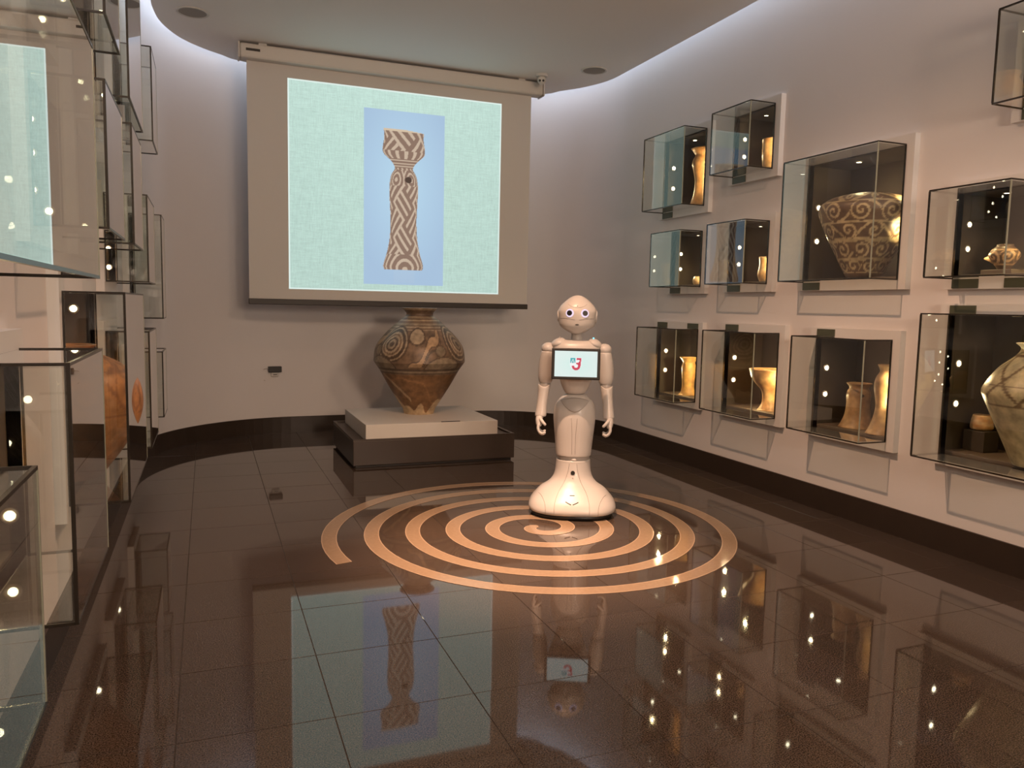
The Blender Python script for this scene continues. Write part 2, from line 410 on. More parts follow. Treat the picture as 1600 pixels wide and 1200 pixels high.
o = obj('led_tape', [(x-1.4, y-4.0, z-ZU) for x, y, z in V2], [(2*i, 2*i+1, 2*i+3, 2*i+2) for i in range(len(pn)-1)], M['led'], ll)
V3 = []
for i, (x, y) in enumerate(pn): V3 += [(x-1.4, y-4.0, -0.001), (x-1.4, y-4.0, -0.019), (x+(0.014 if x > 1.4 else -0.014)-1.4, y+(0.014 if y > 6.3 else 0)-4.0, -0.021), (x+(0.014 if x > 1.4 else -0.014)-1.4, y+(0.014 if y > 6.3 else 0)-4.0, -0.001)]
obj('channel', V3, [(4*i+j, 4*i+(j+1) % 4, 4*i+4+(j+1) % 4, 4*i+4+j) for i in range(len(pn)-1) for j in (0, 2, 3)], M['fresh'], ll)

# ------------------------------------------------------------------ pottery
def lathe(name, prof, loc, paint, rng, parent=None, seg=96, sub=6, wob=0.006, hollow=True, mat=None, face=None):
    """prof: (radius, height) from foot to rim, heights from 0"""
    P = [(max(0.0005, p[0]), p[1]) for p in catmull(prof, sub)]
    H = P[-1][1]; nout = len(P)
    if hollow:
        r, z = P[-1]; P += [(r*0.96, z+0.002), (r*0.90, z-0.004)] + [(max(0.3*r, q[0]*0.88), q[1]) for q in reversed(P[max(0, nout-2*sub):nout-1])]
    P = [(0.0005, 0)] + P + [(0.0005, P[-1][1])]
    n = len(P); R = np.array([p[0] for p in P]); Z = np.array([p[1] for p in P])
    th = np.arange(seg)/seg*2*PI
    T, Rr = np.meshgrid(th, R, indexing='xy'); _, Zz = np.meshgrid(th, Z, indexing='xy')
    ph = rng.uniform(0, 6.28, 3)
    Rw = Rr*(1+wob*(np.sin(2*T+ph[0]+5*Zz/H)+0.6*np.sin(3*T+ph[1]-4*Zz/H)))
    if face is None: face = math.atan2(-loc[1], -loc[0])
    V = np.stack([Rw*np.cos(T+face), Rw*np.sin(T+face), Zz], -1).reshape(-1, 3)
    V[:, 2] += 0
    Fc = [(i*seg+k, i*seg+(k+1) % seg, (i+1)*seg+(k+1) % seg, (i+1)*seg+k) for i in range(n-1) for k in range(seg)]
    o = obj(name, V.tolist(), Fc, mat or M['pot'], parent, True, loc)
    Tn = (T+PI) % (2*PI)-PI
    cols = paint(Tn.ravel(), (Zz/H).ravel(), Rr.ravel(), Zz.ravel(), rng)
    setcol(o, cols); return o
def mixc(a, b, t): return a[None, :]*(1-t[:, None])+b[None, :]*t[:, None]
def clay(base, dark, freq=4):
    def f(T, h, R, Z, rng):
        p = rng.uniform(0, 6, 4)
        t = 0.5+0.25*np.sin(2*T+freq*h*3+p[0])+0.25*np.sin(5*T-9*h+p[1])*np.sin(17*h+p[2])
        c = mixc(np.array(base), np.array(dark), np.clip(t, 0, 1)); return c
    return f
def scrolls(bg, fg, rows, per, pitch, lo=0.0, hi=1.0, base=None, thick=0.5):
    """rows of running spirals drawn in fg on bg; rows = [(height fraction, radius m)]"""
    def f(T, h, R, Z, rng):
        Hm = Z.max()
        c = np.tile(np.array(bg), (len(T), 1)); on = np.zeros(len(T), bool)
        for ri, (hr, rad) in enumerate(rows):
            i0 = np.argmin(np.abs(h-hr)); Rm = max(R[np.abs(h-hr) < 0.04].max(), 0.02)
            step = 2*PI/per; off = 0.5*step*(ri % 2)+0.2
            a = (T-off+step/2) % step-step/2
            sgn = np.where((np.floor((T-off+step/2)/step).astype(int)) % 2 == 0, 1, -1)
            dx = a*Rm; dz = (h-hr)*Hm*1.05
            rr = np.hypot(dx, dz); ang = np.arctan2(dz*sgn, dx)
            v = (rr/pitch-ang/(2*PI)) % 1
            inside = rr < rad
            on = np.where(inside, (v < thick) & (rr < rad*0.97), on)
            wav = np.abs(dz-rad*0.9*np.sin(T/step*PI+off*3)) < pitch*0.30
            on = np.where(~inside & (np.abs(dz) < rad*1.1), wav | (np.abs(np.abs(dz)-rad*1.05) < pitch*0.22), on)
        on &= (h > lo) & (h < hi)
        c[on] = np.array(fg)
        if base is not None: c[h < lo] = np.array(base)
        return c
    return f
CL = (0.52, 0.33, 0.16); CLD = (0.36, 0.21, 0.10); CREAM = (0.62, 0.47, 0.28); BRN = (0.13, 0.075, 0.04); ORG = (0.55, 0.27, 0.095); ORD = (0.42, 0.20, 0.08)
rg = lambda s: np.random.default_rng(s)

# ------------------------------------------------------------------ wall showcases
FRX = {1: 3.27, -1: -0.44}; WALLX = {1: XR, -1: XL}
GD, ND = 0.186, 0.31                       # glass projection, niche depth
BULB_ME = {}
def showcase(side, key, dims, label, group, tags, gd=0.186, pw=1.0, near=(1.2, 1.2), far=(0.5, 0.5), top=0.0, pot=(0.5, 0.4), nd=ND):
    y0, y1, z0, z1 = dims; fx = FRX[side]; wx = WALLX[side]; GD = gd
    near = [q*pw for q in near]; far = [q*pw for q in far]; top *= pw
    X = lambda d: fx-side*d                # d>0 into the room
    base = Vector((wx, (y0+y1)/2, z0))
    t = empty('wall_showcase', base); tag(t, label, 'showcase', group)
    def P(o):                               # parent keeping world coordinates
        o.parent = t; o.matrix_parent_inverse = Matrix.Translation(-base); return o
    m_ = 0.05
    # white frame ring with a stepped outer edge
    bm = bmesh.new()
    for a, b_, c, d in ((y0-m_, y1+m_, z1, z1+m_), (y0-m_, y1+m_, z0-m_, z0), (y0-m_, y0, z0, z1), (y1, y1+m_, z0, z1)):
        addbox(bm, X(0), wx, a, b_, c, d)
    P(bobj('frame', bm, M['frame']))
    # dark niche lining, open to the room
    bm = bmesh.new(); xb = X(-nd); e = 0.012
    addbox(bm, xb, X(-nd-e), y0-e, y1+e, z0-e, z1+e)
    xs = X(-0.002)
    addbox(bm, xs, xb, y0-e, y0, z0-e, z1+e); addbox(bm, xs, xb, y1, y1+e, z0-e, z1+e)
    addbox(bm, xs, xb, y0, y1, z0-e, z0); addbox(bm, xs, xb, y0, y1, z1, z1+e)
    P(bobj('niche_lining', bm, M['niche']))
    P(box('base_plate', X(-0.03), X(-nd), y0+0.004, y1-0.004, z0, z0+0.018, M['plate'], bev=0.002))
    # five glass panes
    g = 0.006; xf = X(GD)
    for (a, b_, c, d, p, q) in ((xf, X(GD-g), y0, y1, z0, z1), (X(GD-g), X(0.001), y0, y0+g, z0+g, z1-g), (X(GD-g), X(0.001), y1-g, y1, z0+g, z1-g),
                               (X(GD-g), X(0.001), y0, y1, z1-g, z1), (X(GD-g), X(0.001), y0, y1, z0, z0+g)):
        P(box('pane', a, b_, c, d, p, q, M['glass']))
    # dark seams along the horizontal and wall edges, front upright edge painted paler for the lamp light it catches
    s = 0.0032
    bm = bmesh.new()
    for zz in (z0, z1):
        addbox(bm, X(GD+0.001), X(GD-2*s), y0-0.001, y1+0.001, zz-s, zz+s)
        for yy in (y0, y1): addbox(bm, X(GD-2*s), X(0.0005), yy-s*0.8, yy+s*0.8, zz-s, zz+s)
    for yy in (y0, y1): addbox(bm, X(0.006), X(0.0005), yy-s, yy+s, z0+s, z1-s)
    yy = y1 if side == 1 else y0
    addbox(bm, X(GD+0.001), X(GD-2*s), yy-s, yy+s, z0+s, z1-s)
    P(bobj('edge_seal', bm, M['edge']))
    yy = y0 if side == 1 else y1
    P(box('edge_strip', X(GD+0.001), X(GD-1.6*s), yy-s*0.7, yy+s*0.7, z0+s, z1-s, M['edgel']))
    for (where, ya, yb) in tags:
        za, zb = (z1+0.002, z1+0.042) if where == 't' else (z0-0.046, z0-0.003)
        P(box('caption_plate', X(0.005), X(-0.0005), ya, yb, za, zb, M['tag'], bev=0.001))
    # recessed lamps on the side walls and in the lining's top
    hh = z1-z0; lx = X(-0.08)
    spots = [((lx, y1, z0+hh*0.65), (0, -1, 0), far[0]), ((lx, y1, z0+hh*0.36), (0, -1, 0), far[1]),
             ((lx, y0, z0+hh*0.65), (0, 1, 0), near[0]), ((lx, y0, z0+hh*0.36), (0, 1, 0), near[1]),
             ((X(-0.14), y0+(y1-y0)*0.66, z1), (0, 0, -1), top)]
    if side == -1: spots += [((X(-0.19), y1, z0+hh*0.8), (0, -1, 0), 0), ((X(-0.035), y1, z0+hh*0.2), (0, -1, 0), 0),  # extra lamp discs added on the left for sparkle, without beams
                               ((X(-0.08), y1, z0+hh*0.91), (0, -1, 0), 0), ((X(-0.20), y1, z0+hh*0.5), (0, -1, 0), 0), ((X(-0.14), y1, z0+hh*0.11), (0, -1, 0), 0)]
    lr = 0.021 if hh > 0.45 else 0.018
    tgt = Vector((X(-0.12), y0+(y1-y0)*pot[0], z0+hh*pot[1]))
    for (c, ax, pw) in spots:
        r1 = ring_obj('lamp_ring', Vector(c), ax, lr, lr*0.62, 0.006, M['ring'], seg=20); P(r1)
        bu = cyl('bulb', Vector(c)+Vector(ax)*0.0030, ax, lr*0.56, 0.003, M['bulb'], seg=16); bu.parent = r1
        rf = cyl('halo_disc', Vector(c)+Vector(ax)*0.0012, ax, lr*0.72, 0.002, M['halo_disc'], seg=20); rf.parent = r1
        if pw > (0 if side == 1 or ax[1] < 0 else 9):
            light('showcase_beam', 'SPOT', Vector(c)+Vector(ax)*0.012, tgt, pw, (1, 0.73, 0.36), 0.008, 110, 0.8)
    return z0+0.018
TF = lambda y1: ('t', y1-0.135, y1)
BF = lambda y1: ('b', y1-0.135, y1)
g1 = 'glass showcases on the right wall'; g2 = 'glass showcases on the left wall'
G = {}
def rc(k, label, tags, **kw): G[k] = showcase(1, k, RC[k], label, g1, tags, pw=3.6, **kw)
rc('a', 'square glass wall case holding the tall waisted vase, upper row nearest the screen', [BF(5.24)], near=(0.9, 0.8), far=(0.4, 0.4), pot=(0.45, 0.5))
rc('b', 'small highest glass wall case holding the lit beaker, above the scroll pot case', [BF(4.395)], near=(0.6, 0.5), far=(0.2, 0.3), pot=(0.3, 0.35))
rc('c', 'largest glass wall case in view, holding the big scroll painted pot', [BF(3.68)], near=(1.2, 1.0), far=(0.8, 0.7), top=0.5, pot=(0.4, 0.55))
rc('d', 'small glass wall case at eye level nearest the screen, with a little waisted cup', [BF(5.096)], near=(0.7, 0.5), far=(0.3, 1.0), pot=(0.25, 0.3))
rc('e', 'small glass wall case holding a short beaker, left of the scroll pot case', [BF(4.397)], near=(0.5, 0.4), far=(0.25, 0.7), pot=(0.25, 0.3))
rc('f', 'lower row glass wall case closest to the robot, holding a bright flared jar', [TF(5.25), ('t', 4.712, 4.845)], near=(1.3, 0.9), far=(1.2, 1.2), top=1.0, pot=(0.35, 0.4))
rc('g', 'lower row glass wall case holding the footed bowl', [TF(4.394)], near=(1.5, 1.2), far=(1.8, 1.4), top=1.3, pot=(0.3, 0.4))
rc('h', 'lower row glass wall case holding two vases, the wide jar and the slim one', [TF(3.541)], near=(1.0, 0.9), far=(0.2, 0.2), pot=(0.25, 0.45))
rc('i', 'glass wall case cut by the right photo edge, holding a small spouted pot', [BF(2.69), ('b', 2.30, 2.43)], near=(0.4, 0.3), far=(0.35, 0.35), top=0.6, pot=(0.3, 0.2))
rc('j', 'large lower glass wall case at the right photo edge, holding the lugged jar', [TF(2.69)], near=(0.8, 0.5), far=(0.8, 0.9), top=0.4, pot=(0.3, 0.5))
rc('k', 'glass wall case in the top right corner of the photo', [BF(2.413)], near=(0.6, 0.6), far=(0.4, 0.6), pot=(0.5, 0.3))
def lc(k, label, tags, **kw): G[k] = showcase(-1, k, LC[k], label, g2, tags, pw=3.4, **kw)
lc('A', 'nearest low glass wall case at the bottom left photo edge', [], near=(0.8, 0.8), far=(0.8, 0.8))
lc('B', 'low glass wall case whose dark front corner stands at the left foreground', [], near=(0.8, 0.8), far=(1.4, 1.4))
lc('C', 'wide low glass wall case on the left holding the round orange jar', [], near=(1.5, 1.2), far=(1.6, 1.4), pot=(0.5, 0.5))
lc('D', 'low glass wall case on the left beyond the orange jar case', [], near=(1.0, 1.0), far=(1.6, 1.6))
lc('E', 'small low glass wall case farthest along the left wall', [], near=(0.7, 0.7), far=(0.7, 0.7))
lc('F', 'eye level glass wall case on the left above the farther low case', [], near=(1.2, 1.0), far=(1.8, 1.6))
lc('G', 'tall narrow glass wall case on the left closest to the screen wall', [], near=(0.4, 0.4), far=(0.4, 0.4))
lc('H', 'glass wall case on the left with glittering lamps, under the long upper case', [], near=(1.4, 1.4), far=(2.2, 2.2))
lc('I', 'long glass wall case on the left mirroring the projected picture', [], near=(0.9, 0.9), far=(2.4, 2.6), pot=(0.65, 0.2), gd=0.24)
lc('J', 'small glass wall case on the left with greenish bright upright edge', [], near=(1.0, 1.0), far=(1.8, 1.8))
lc('K', 'small upper glass wall case at the top left photo edge', [], near=(0.3, 0.3), far=(0.4, 0.4))
lc('L', 'large upper glass wall case on the left reaching the top photo edge', [], near=(0.4, 0.4), far=(0.8, 0.9))
lc('M', 'upper glass wall case on the left nearest the ceiling curve', [], near=(0.3, 0.3), far=(0.3, 0.3))

def pot(name, prof, x, y, k, paint, seed, label, cat, seg=72, **kw):
    o = lathe(name, prof, (x, y, G[k] if isinstance(k, str) else k), paint, rg(seed), seg=seg, **kw)
    return tag(o, label, cat)
pot('waisted_vase', [(.088, 0), (.080, .03), (.060, .10), (.054, .19), (.066, .26), (.078, .31), (.074, .345), (.058, .375), (.066, .395), (.090, .425)], 3.41, 4.945, 'a',
    clay(ORG, (0.45, 0.24, 0.10)), 1, 'tall waisted clay vase glowing orange in the upper case nearest the screen', 'vase')
pot('beaker', [(.045, 0), (.050, .02), (.056, .08), (.058, .15), (.060, .205)], 3.41, 4.195, 'b', clay(ORG, CL), 2, 'plain orange beaker in the small highest case', 'beaker')
pot('scroll_pot', [(.082, 0), (.098, .02), (.148, .12), (.200, .23), (.233, .31), (.245, .352), (.236, .388), (.192, .420), (.125, .440), (.070, .449)], 3.335, 3.295, 'c',
    scrolls(BRN, (0.50, 0.39, 0.22), [(0.13, .036), (0.32, .046), (0.535, .046), (0.755, .058), (0.93, .030)], 10, .030, 0.03, 0.97, base=BRN, thick=0.42), 3,
    'big rounded pot painted with pale scrolls in the largest case', 'pot', seg=220, sub=14)
pot('waisted_cup', [(.040, 0), (.034, .02), (.022, .06), (.024, .09), (.034, .13), (.038, .18)], 3.40, 4.80, 'd', clay(CREAM, CL), 4, 'little pale waisted cup in the small case nearest the screen', 'cup')
pot('small_jar', [(.020, 0), (.030, .015), (.032, .035), (.022, .055), (.020, .06)], 3.36, 4.885, 'd', clay(CREAM, CL), 5, 'tiny pale jar standing before the little waisted cup', 'jar')
pot('beaker', [(.034, 0), (.044, .02), (.050, .05), (.045, .09), (.043, .12), (.047, .16)], 3.39, 4.165, 'e', clay(ORG, CREAM), 6, 'short cream and orange beaker left of the scroll painted pot', 'beaker')
pot('flared_jar', [(.072, 0), (.055, .02), (.045, .07), (.050, .15), (.054, .205), (.048, .235), (.046, .250), (.056, .268), (.070, .285)], 3.40, 5.0, 'f',
    clay((0.62, 0.36, 0.10), (0.5, 0.26, 0.08)), 7, 'bright yellow lit flared jar in the lower case closest to the robot', 'jar')
pot('footed_bowl', [(.078, 0), (.066, .015), (.050, .05), (.048, .10), (.060, .135), (.095, .175), (.122, .215), (.134, .25), (.140, .268)], 3.41, 4.085, 'g',
    clay(ORG, CL), 8, 'clay bowl on a tall flaring foot in the lower row', 'bowl')
pot('wide_jar', [(.100, 0), (.088, .02), (.070, .07), (.063, .13), (.065, .18), (.060, .205), (.052, .222), (.056, .235), (.068, .25)], 3.43, 3.365, 'h',
    clay(CL, CLD), 9, 'wide necked brown jar with a small hole, beside the slim vase', 'jar')
pot('slim_vase', [(.085, 0), (.070, .03), (.050, .09), (.041, .15), (.047, .20), (.054, .255), (.048, .30), (.032, .33), (.030, .345), (.042, .372)], 3.375, 3.135, 'h',
    clay(CL, CLD), 10, 'slim hourglass vase with shiny patches, right of the wide jar', 'vase')
h_ = cyl('hole', (3.43-0.030, 3.365-0.0570, G['h']+0.185), (-0.5, -0.86, 0), .009, .003, M['black'], seg=16)
hp = [o for o in C.objects if o.name.startswith('wide_jar')][0]; h_.parent = hp; h_.matrix_parent_inverse = Matrix.Translation(-hp.location)
# the spouted pot in case i stands on a clear block
sb = box('display_block', 3.34, 3.46, 2.455, 2.605, G['i'], G['i']+0.022, M['plate'], bev=0.003); tag(sb, 'low block under the small spouted pot', 'block')
sp = pot('spouted_pot', [(.024, 0), (.032, .012), (.055, .045), (.064, .066), (.052, .090), (.036, .104), (.034, .112)], 3.39, 2.53, G['i']+0.022, scrolls(BRN, (0.60, .38, .2), [(0.5, .035)], 6, .022), 11,
         'small striped pot with a pointed spout at the right photo edge', 'pot', seg=110)
bm = bmesh.new(); tube(bm, [(0.0, 0.045, .052), (0.004, 0.075, .054), (0.008, 0.100, .055)], [.026, .014, .006], 12)
o = bobj('spout', bm, M['pot'], sp, True); setcol(o, np.tile(np.array((0.6, .38, .2)), (len(o.data.vertices), 1)))
def lug_paint(T, h, R, Z, rng):
    c = np.tile(np.array((0.50, .42, .24)), (len(T), 1))
    on = (h > .50) & (h < .9) & ((np.abs(np.sin(4*T+9*h)) < .16) | (np.abs(np.sin(4*T-9*h)) < .16)) | (np.abs(h-.5) < .010) | (np.abs(h-.9) < .012) | (np.abs(h-.66) < .006); c[on] = (0.17, .11, .05)
    return c
lj = pot('lugged_jar', [(.095, 0), (.11, .03), (.15, .12), (.19, .21), (.222, .285), (.232, .32), (.215, .36), (.175, .42), (.120, .47), (.098, .50), (.100, .515), (.118, .53)], 3.345, 2.265, 'j', lug_paint, 12,
         'large pale jar with side lugs cut by the right photo edge', 'jar', seg=140, sub=10)
for s in (1, -1):
    o = tobj('lug', [(0, s*.215, .315), (-.01, s*.250, .322), (0, s*.222, .335)], [.016, .013, .014], M['pot'], lj); setcol(o, np.tile(np.array((0.46, .38, .22)), (len(o.data.vertices), 1)))
sb = box('display_block', 3.40, 3.50, 2.565, 2.675, G['j'], G['j']+0.10, M['niche'], bev=0.003); tag(sb, 'dark block under the little bowl beside the lugged jar', 'block')
pot('little_bowl', [(.030, 0), (.046, .006), (.050, .02), (.046, .05), (.040, .072)], 3.45, 2.62, G['j']+0.10, clay(ORG, CREAM), 13, 'little orange bowl beside the lugged jar', 'bowl')
pot('round_jar', [(.05, 0), (.08, .05), (.09, .10), (.06, .16), (.05, .18), (.06, .2)], 3.42, 2.20, 'k', clay(ORG, CL), 14, 'round clay jar in the case in the top right corner', 'jar')
# left wall
pot('round_orange_jar', [(.10, 0), (.125, .03), (.19, .12), (.238, .21), (.254, .29), (.238, .37), (.18, .43), (.11, .465), (.085, .475), (.085, .485), (.10, .50)], -0.488, 3.30, 'C',
    scrolls((0.42, .19, .07), (0.26, .11, .045), [(0.66, .09), (0.9, .05)], 8, .05, 0.5, 0.98, base=(0.46, .21, .08), thick=0.35), 15, 'round orange jar in the wide low case on the left', 'jar', seg=160, sub=10)
for k, x, y, prof, nm, lab in (
    ('A', -0.58, 1.2, [(.06, 0), (.10, .05), (.12, .10), (.09, .16), (.07, .19), (.08, .21)], 'squat_jar', 'squat clay jar in the nearest low case at the bottom left'),
    ('B', -0.59, 1.93, [(.08, 0), (.10, .06), (.13, .16), (.14, .22), (.10, .30), (.07, .34), (.09, .37)], 'shouldered_jar', 'shouldered clay jar in the low case with the dark front corner'),
    ('D', -0.58, 4.3, [(.09, 0), (.07, .05), (.06, .15), (.08, .24), (.06, .30), (.08, .34)], 'waisted_jar', 'waisted clay jar in the low case past the orange jar'),
    ('E', -0.57, 5.38, [(.05, 0), (.08, .05), (.09, .1), (.06, .15), (.07, .17)], 'small_bowl_jar', 'small clay jar in the farthest low case on the left'),
    ('F', -0.57, 4.37, [(.06, 0), (.09, .06), (.1, .12), (.07, .18), (.06, .2), (.075, .22)], 'rounded_jar', 'rounded clay jar in the eye level case above the farther low one'),
    ('H', -0.57, 3.58, [(.06, 0), (.05, .03), (.045, .1), (.08, .16), (.11, .22)], 'goblet', 'clay goblet in the case with glittering lamps'),
    ('I', -0.57, 1.36, [(.07, 0), (.11, .06), (.14, .13), (.12, .21), (.08, .26), (.09, .29)], 'broad_jar', 'broad clay jar in the long case mirroring the picture'),
    ('J', -0.57, 2.74, [(.05, 0), (.07, .04), (.08, .1), (.06, .16), (.07, .19)], 'little_jar', 'little clay jar in the case with the greenish edge'),
    ('L', -0.57, 3.63, [(.09, 0), (.13, .1), (.16, .2), (.13, .3), (.08, .36), (.1, .4)], 'storage_jar', 'tall clay storage jar in the large upper case on the left'),
    ('K', -0.57, 2.77, [(.04, 0), (.06, .04), (.07, .08), (.05, .13), (.06, .15)], 'cup_jar', 'clay cup jar in the small upper case at the left'),
    ('M', -0.57, 4.94, [(.06, 0), (.08, .05), (.09, .12), (.06, .2), (.07, .23)], 'plain_jar', 'plain clay jar in the upper case near the ceiling curve'),
    ('G', -0.57, 5.54, [(.06, 0), (.06, .1), (.07, .2), (.05, .28), (.06, .31)], 'tall_jar', 'tall clay jar in the narrow case closest to the screen wall')):
    pot(nm, prof, x, y, k, clay(ORG, CLD), 20+ord(k), lab, 'jar', seg=48, sub=5)

# ------------------------------------------------------------------ plinth and the big painted vase
pl = empty('display_plinth', (1.522, 5.79, 0)); tag(pl, 'low dark brown plinth on the floor carrying the white slab', 'plinth')
o = box('body', .925-1.522, 2.12-1.522, 5.33-5.79, 6.25-5.79, 0.018, .19, M['darkplinth'], pl, bev=0.004)
bm = bmesh.new()
for a, b_, c, d in ((.925, 2.12, 5.33, 5.352), (.925, 2.12, 6.228, 6.25), (.925, .947, 5.352, 6.228), (2.098, 2.12, 5.352, 6.228)): addbox(bm, a-1.522, b_-1.522, c-5.79, d-5.79, .19, .202)
bobj('rim', bm, M['darkplinth'], pl)
box('toe_kick', .945-1.522, 2.10-1.522, 5.345-5.79, 6.235-5.79, 0.0018, .018, M['darkbar'], pl)
sl = empty('white_slab', (1.502, 5.77, .19)); tag(sl, 'white square slab under the big painted vase', 'slab')
box('block', -.488, .488, -.425, .445, .0, .111, M['whitebox'], sl, bev=0.003)
box('name_strip', .06, .20, -.42, -.402, .1115, .115, M['black'], sl)
VX, VY = 1.525, 5.86
def vase_paint(T, h, R, Z, rng):
    cream = np.array((.40, .31, .21)); dark = np.array((.10, .066, .043)); terra = np.array((.22, .115, .05)); mid = np.array((.185, .12, .075))
    n = len(T)
    c = np.tile(mid, (n, 1))
    x = T*0.33; z = Z+.301
    def put(mask, col): c[mask] = col
    p = rng.uniform(0, 6, 6)
    wob = 0.02*np.sin(5*T+p[0])+0.014*np.sin(9*T+p[1])
    up = z > .655
    put(up & (z > .945) & (np.sin(260*z) > .55), cream)
    # concentric eyes all round
    for a0, zz, R0 in ((-.68, .845, .125), (1.10, .85, .13), (2.75, .84, .125), (-2.4, .85, .13)):
        d = np.hypot((T-a0)*.31/1.0, (z-zz)*1.0)
        put(up & (d < R0), cream); put(up & (d < R0*.90) & (d > R0*.72), dark); put(up & (d < R0*.62) & (d > R0*.52), mid)
        put(up & (d < R0*.40), dark); put(up & (d < R0*.28), cream*.8); put(up & (d < R0*.16), dark)
        put(up & (np.abs(d-R0*1.03) < .007), dark)
    for a0 in (-.06, 1.9, -1.6, 3.05):
        d = np.hypot((T-a0)*.29, z-.905); put(up & (d < .055), cream*.95); put(up & (np.abs(d-.06) < .006), dark)
    # slanting bands between the eyes
    for a0 in (.12, 1.95, -1.45, 3.4):
        tt = (T-a0+PI) % (2*PI)-PI
        l = z-(.775+.42*tt+.03*np.sin(14*tt))
        reg = up & (np.abs(tt) < .52) & (z < .95) & (z > .68)
        put(reg & (np.abs(l) < .034), cream*np.array((1, .86, .74))); put(reg & (np.abs(np.abs(l)-.037) < .006), dark)
        put(reg & (l < -.055) & (l > -.075), dark)
        d = np.hypot((T-a0-.45)*.33, (z-.655)*1.5); put(up & (d < .15), cream*.62); put(up & (np.abs(d-.15) < .006), dark)
        d = np.hypot((T-a0-.36)*.33, (z-.80)); put(up & (d < .04), cream*.55); put(up & (np.abs(d-.042) < .005), dark)
    put(np.abs(z-.655) < .010, dark); put(np.abs(z-.628) < .005, dark); put(np.abs(z-.642) < .004, cream*.7)
    lo = z < .620
    t = .5+.5*np.sin(3*T+p[2]+9*h); c[lo] = mixc(terra, terra*.8, t)[lo]
    put(lo & (np.abs(z-.44-.16*np.sin(1.3*T+p[3])-wob) < .006), terra*1.35)
    put(lo & (z < .345+1.6*wob+.05*np.clip(np.abs(T)-.35, 0, .4)*3) , np.array((.50, .36, .21)))
    put((lo & (np.abs(z-.52+.25*(T+.75)) < .016) & (T < -.35)), np.array((.42, .29, .17)))
    put(z > 1.05, dark*1.25); put((z > 1.098), cream)
    put((z > .985) & (z < 1.0), cream*.8); put((z > 1.035) & (z < 1.045), cream*.7)
    return c
o = lathe('painted_vase', [(.1155, 0), (.118, .012), (.130, .045), (.180, .125), (.240, .222), (.306, .338), (.345, .395), (.351, .420), (.336, .515), (.272, .605), (.208, .668), (.150, .720), (.108, .752), (.103, .772), (.118, .795), (.138, .812)],
          (VX, VY, .3012), vase_paint, rg(5), seg=300, sub=12, wob=.004)
tag(o, 'big two tone clay vase painted with circles, standing on the white slab', 'vase')

# ------------------------------------------------------------------ projection screen with its picture
SYY = 6.33
scn = empty('projection_screen', (1.46, SYY, ZC)); tag(scn, 'pull down projection screen showing a picture of a patterned vase', 'screen')
def S(o): o.parent = scn; o.matrix_parent_inverse = Matrix.Translation((-1.46, -SYY, -ZC)); return o
FX0, FX1, FZ0, FZ1 = .306, 2.606, 1.162, 2.93
S(box('fabric', FX0, FX1, SYY, SYY+.004, FZ0, FZ1, M['screenfab']))
S(box('bottom_bar', FX0-.005, FX1+.005, SYY-.012, SYY+.016, 1.118, 1.162, M['darkbar'], bev=.004))
hb = S(box('housing', .258, 2.685, SYY-.075, SYY+.045, 2.925, 3.030, M['housing'], bev=.014))
S(box('end_cap', .246, .258, SYY-.08, SYY+.05, 2.92, 3.034, M['housing'], bev=.004)); S(box('end_cap', 2.685, 2.697, SYY-.08, SYY+.05, 2.92, 3.034, M['housing'], bev=.004))
for x in (.42, 2.5): S(box('bracket', x-.03, x+.03, SYY-.05, SYY+.03, 3.028, ZC+.0, M['fresh'], bev=.002))
o = S(box('maker_plate', .30, .40, SYY-.0775, SYY-.074, 2.975, 2.993, M['darkbar']))
PX0, PX1, PZ0, PZ1 = .600, 2.338, 1.242, 2.833
nx, nz = 420, 380
xs = np.linspace(0, 1, nx+1); zs = np.linspace(0, 1, nz+1); U, Vv = np.meshgrid(xs, zs)
u, v = U.ravel(), Vv.ravel()
rng = rg(2)
# linen weave ground, drawn as short warp and weft threads
nr = rng.normal(0, 1, (nz+1, nx+1))
def blur(a, k, ax):
    return np.apply_along_axis(lambda q: np.convolve(q, np.ones(k)/k, 'same'), ax, a)
weave = blur(nr, 13, 1)*2.0+blur(rng.normal(0, 1, (nz+1, nx+1)), 13, 0)*2.0+rng.normal(0, .25, (nz+1, nx+1))
wv = np.clip(weave.ravel()*.06, -.16, .16)
g0 = lin(184, 212, 202)
cols = g0[None, :]*(1+wv[:, None])
fade = 1+.10*(v-.5)-.10*np.abs(u-.5); cols *= fade[:, None]
bl = (u > .335) & (u < .715) & (v > .035) & (v < .905)
cb = lin(158, 190, 216); tt = np.hypot((u-.52)/.25, (v-.55)/.5)
cols[bl] = (mixc(lin(176, 208, 228), lin(160, 186, 212), np.clip(tt, 0, 1)))[bl]
# the pictured vessel: bowl on a waisted stand
cv = .525; prof = [(.090, .112), (.095, .135), (.078, .20), (.066, .27), (.062, .36), (.066, .45), (.068, .53), (.060, .585), (.043, .622), (.060, .655), (.095, .69), (.100, .72), (.093, .77), (.096, .815)]
pr = np.array(catmull(prof, 6)); hw = np.interp(v, pr[:, 1], pr[:, 0], left=0, right=0)
q = (u-cv+.004)/np.maximum(hw, 1e-4); vz = (np.abs(q) < 1) & (v > .112+.02*q*q*0) & (v < .815-.012*(u-cv)*10) & (hw > 0)
asn = np.arcsin(np.clip(q, -1, 1))*.10
br = lin(134, 110, 96); cr_ = lin(192, 172, 152)
dg = ((asn*1.15+v)*17) % 1; dg2 = ((v-asn*1.15)*17) % 1
blk = np.floor((asn*1.15+v)*5.67)+np.floor((v-asn*1.15)*5.67)
pat = np.where(blk % 2 == 0, dg < .40, dg2 < .40)
pat = np.where((v > .67) & (v < .71), (np.sin(asn*140) > .3), pat); pat = np.where((v > .625) & (v < .67), np.sin(v*420) > .55, pat)
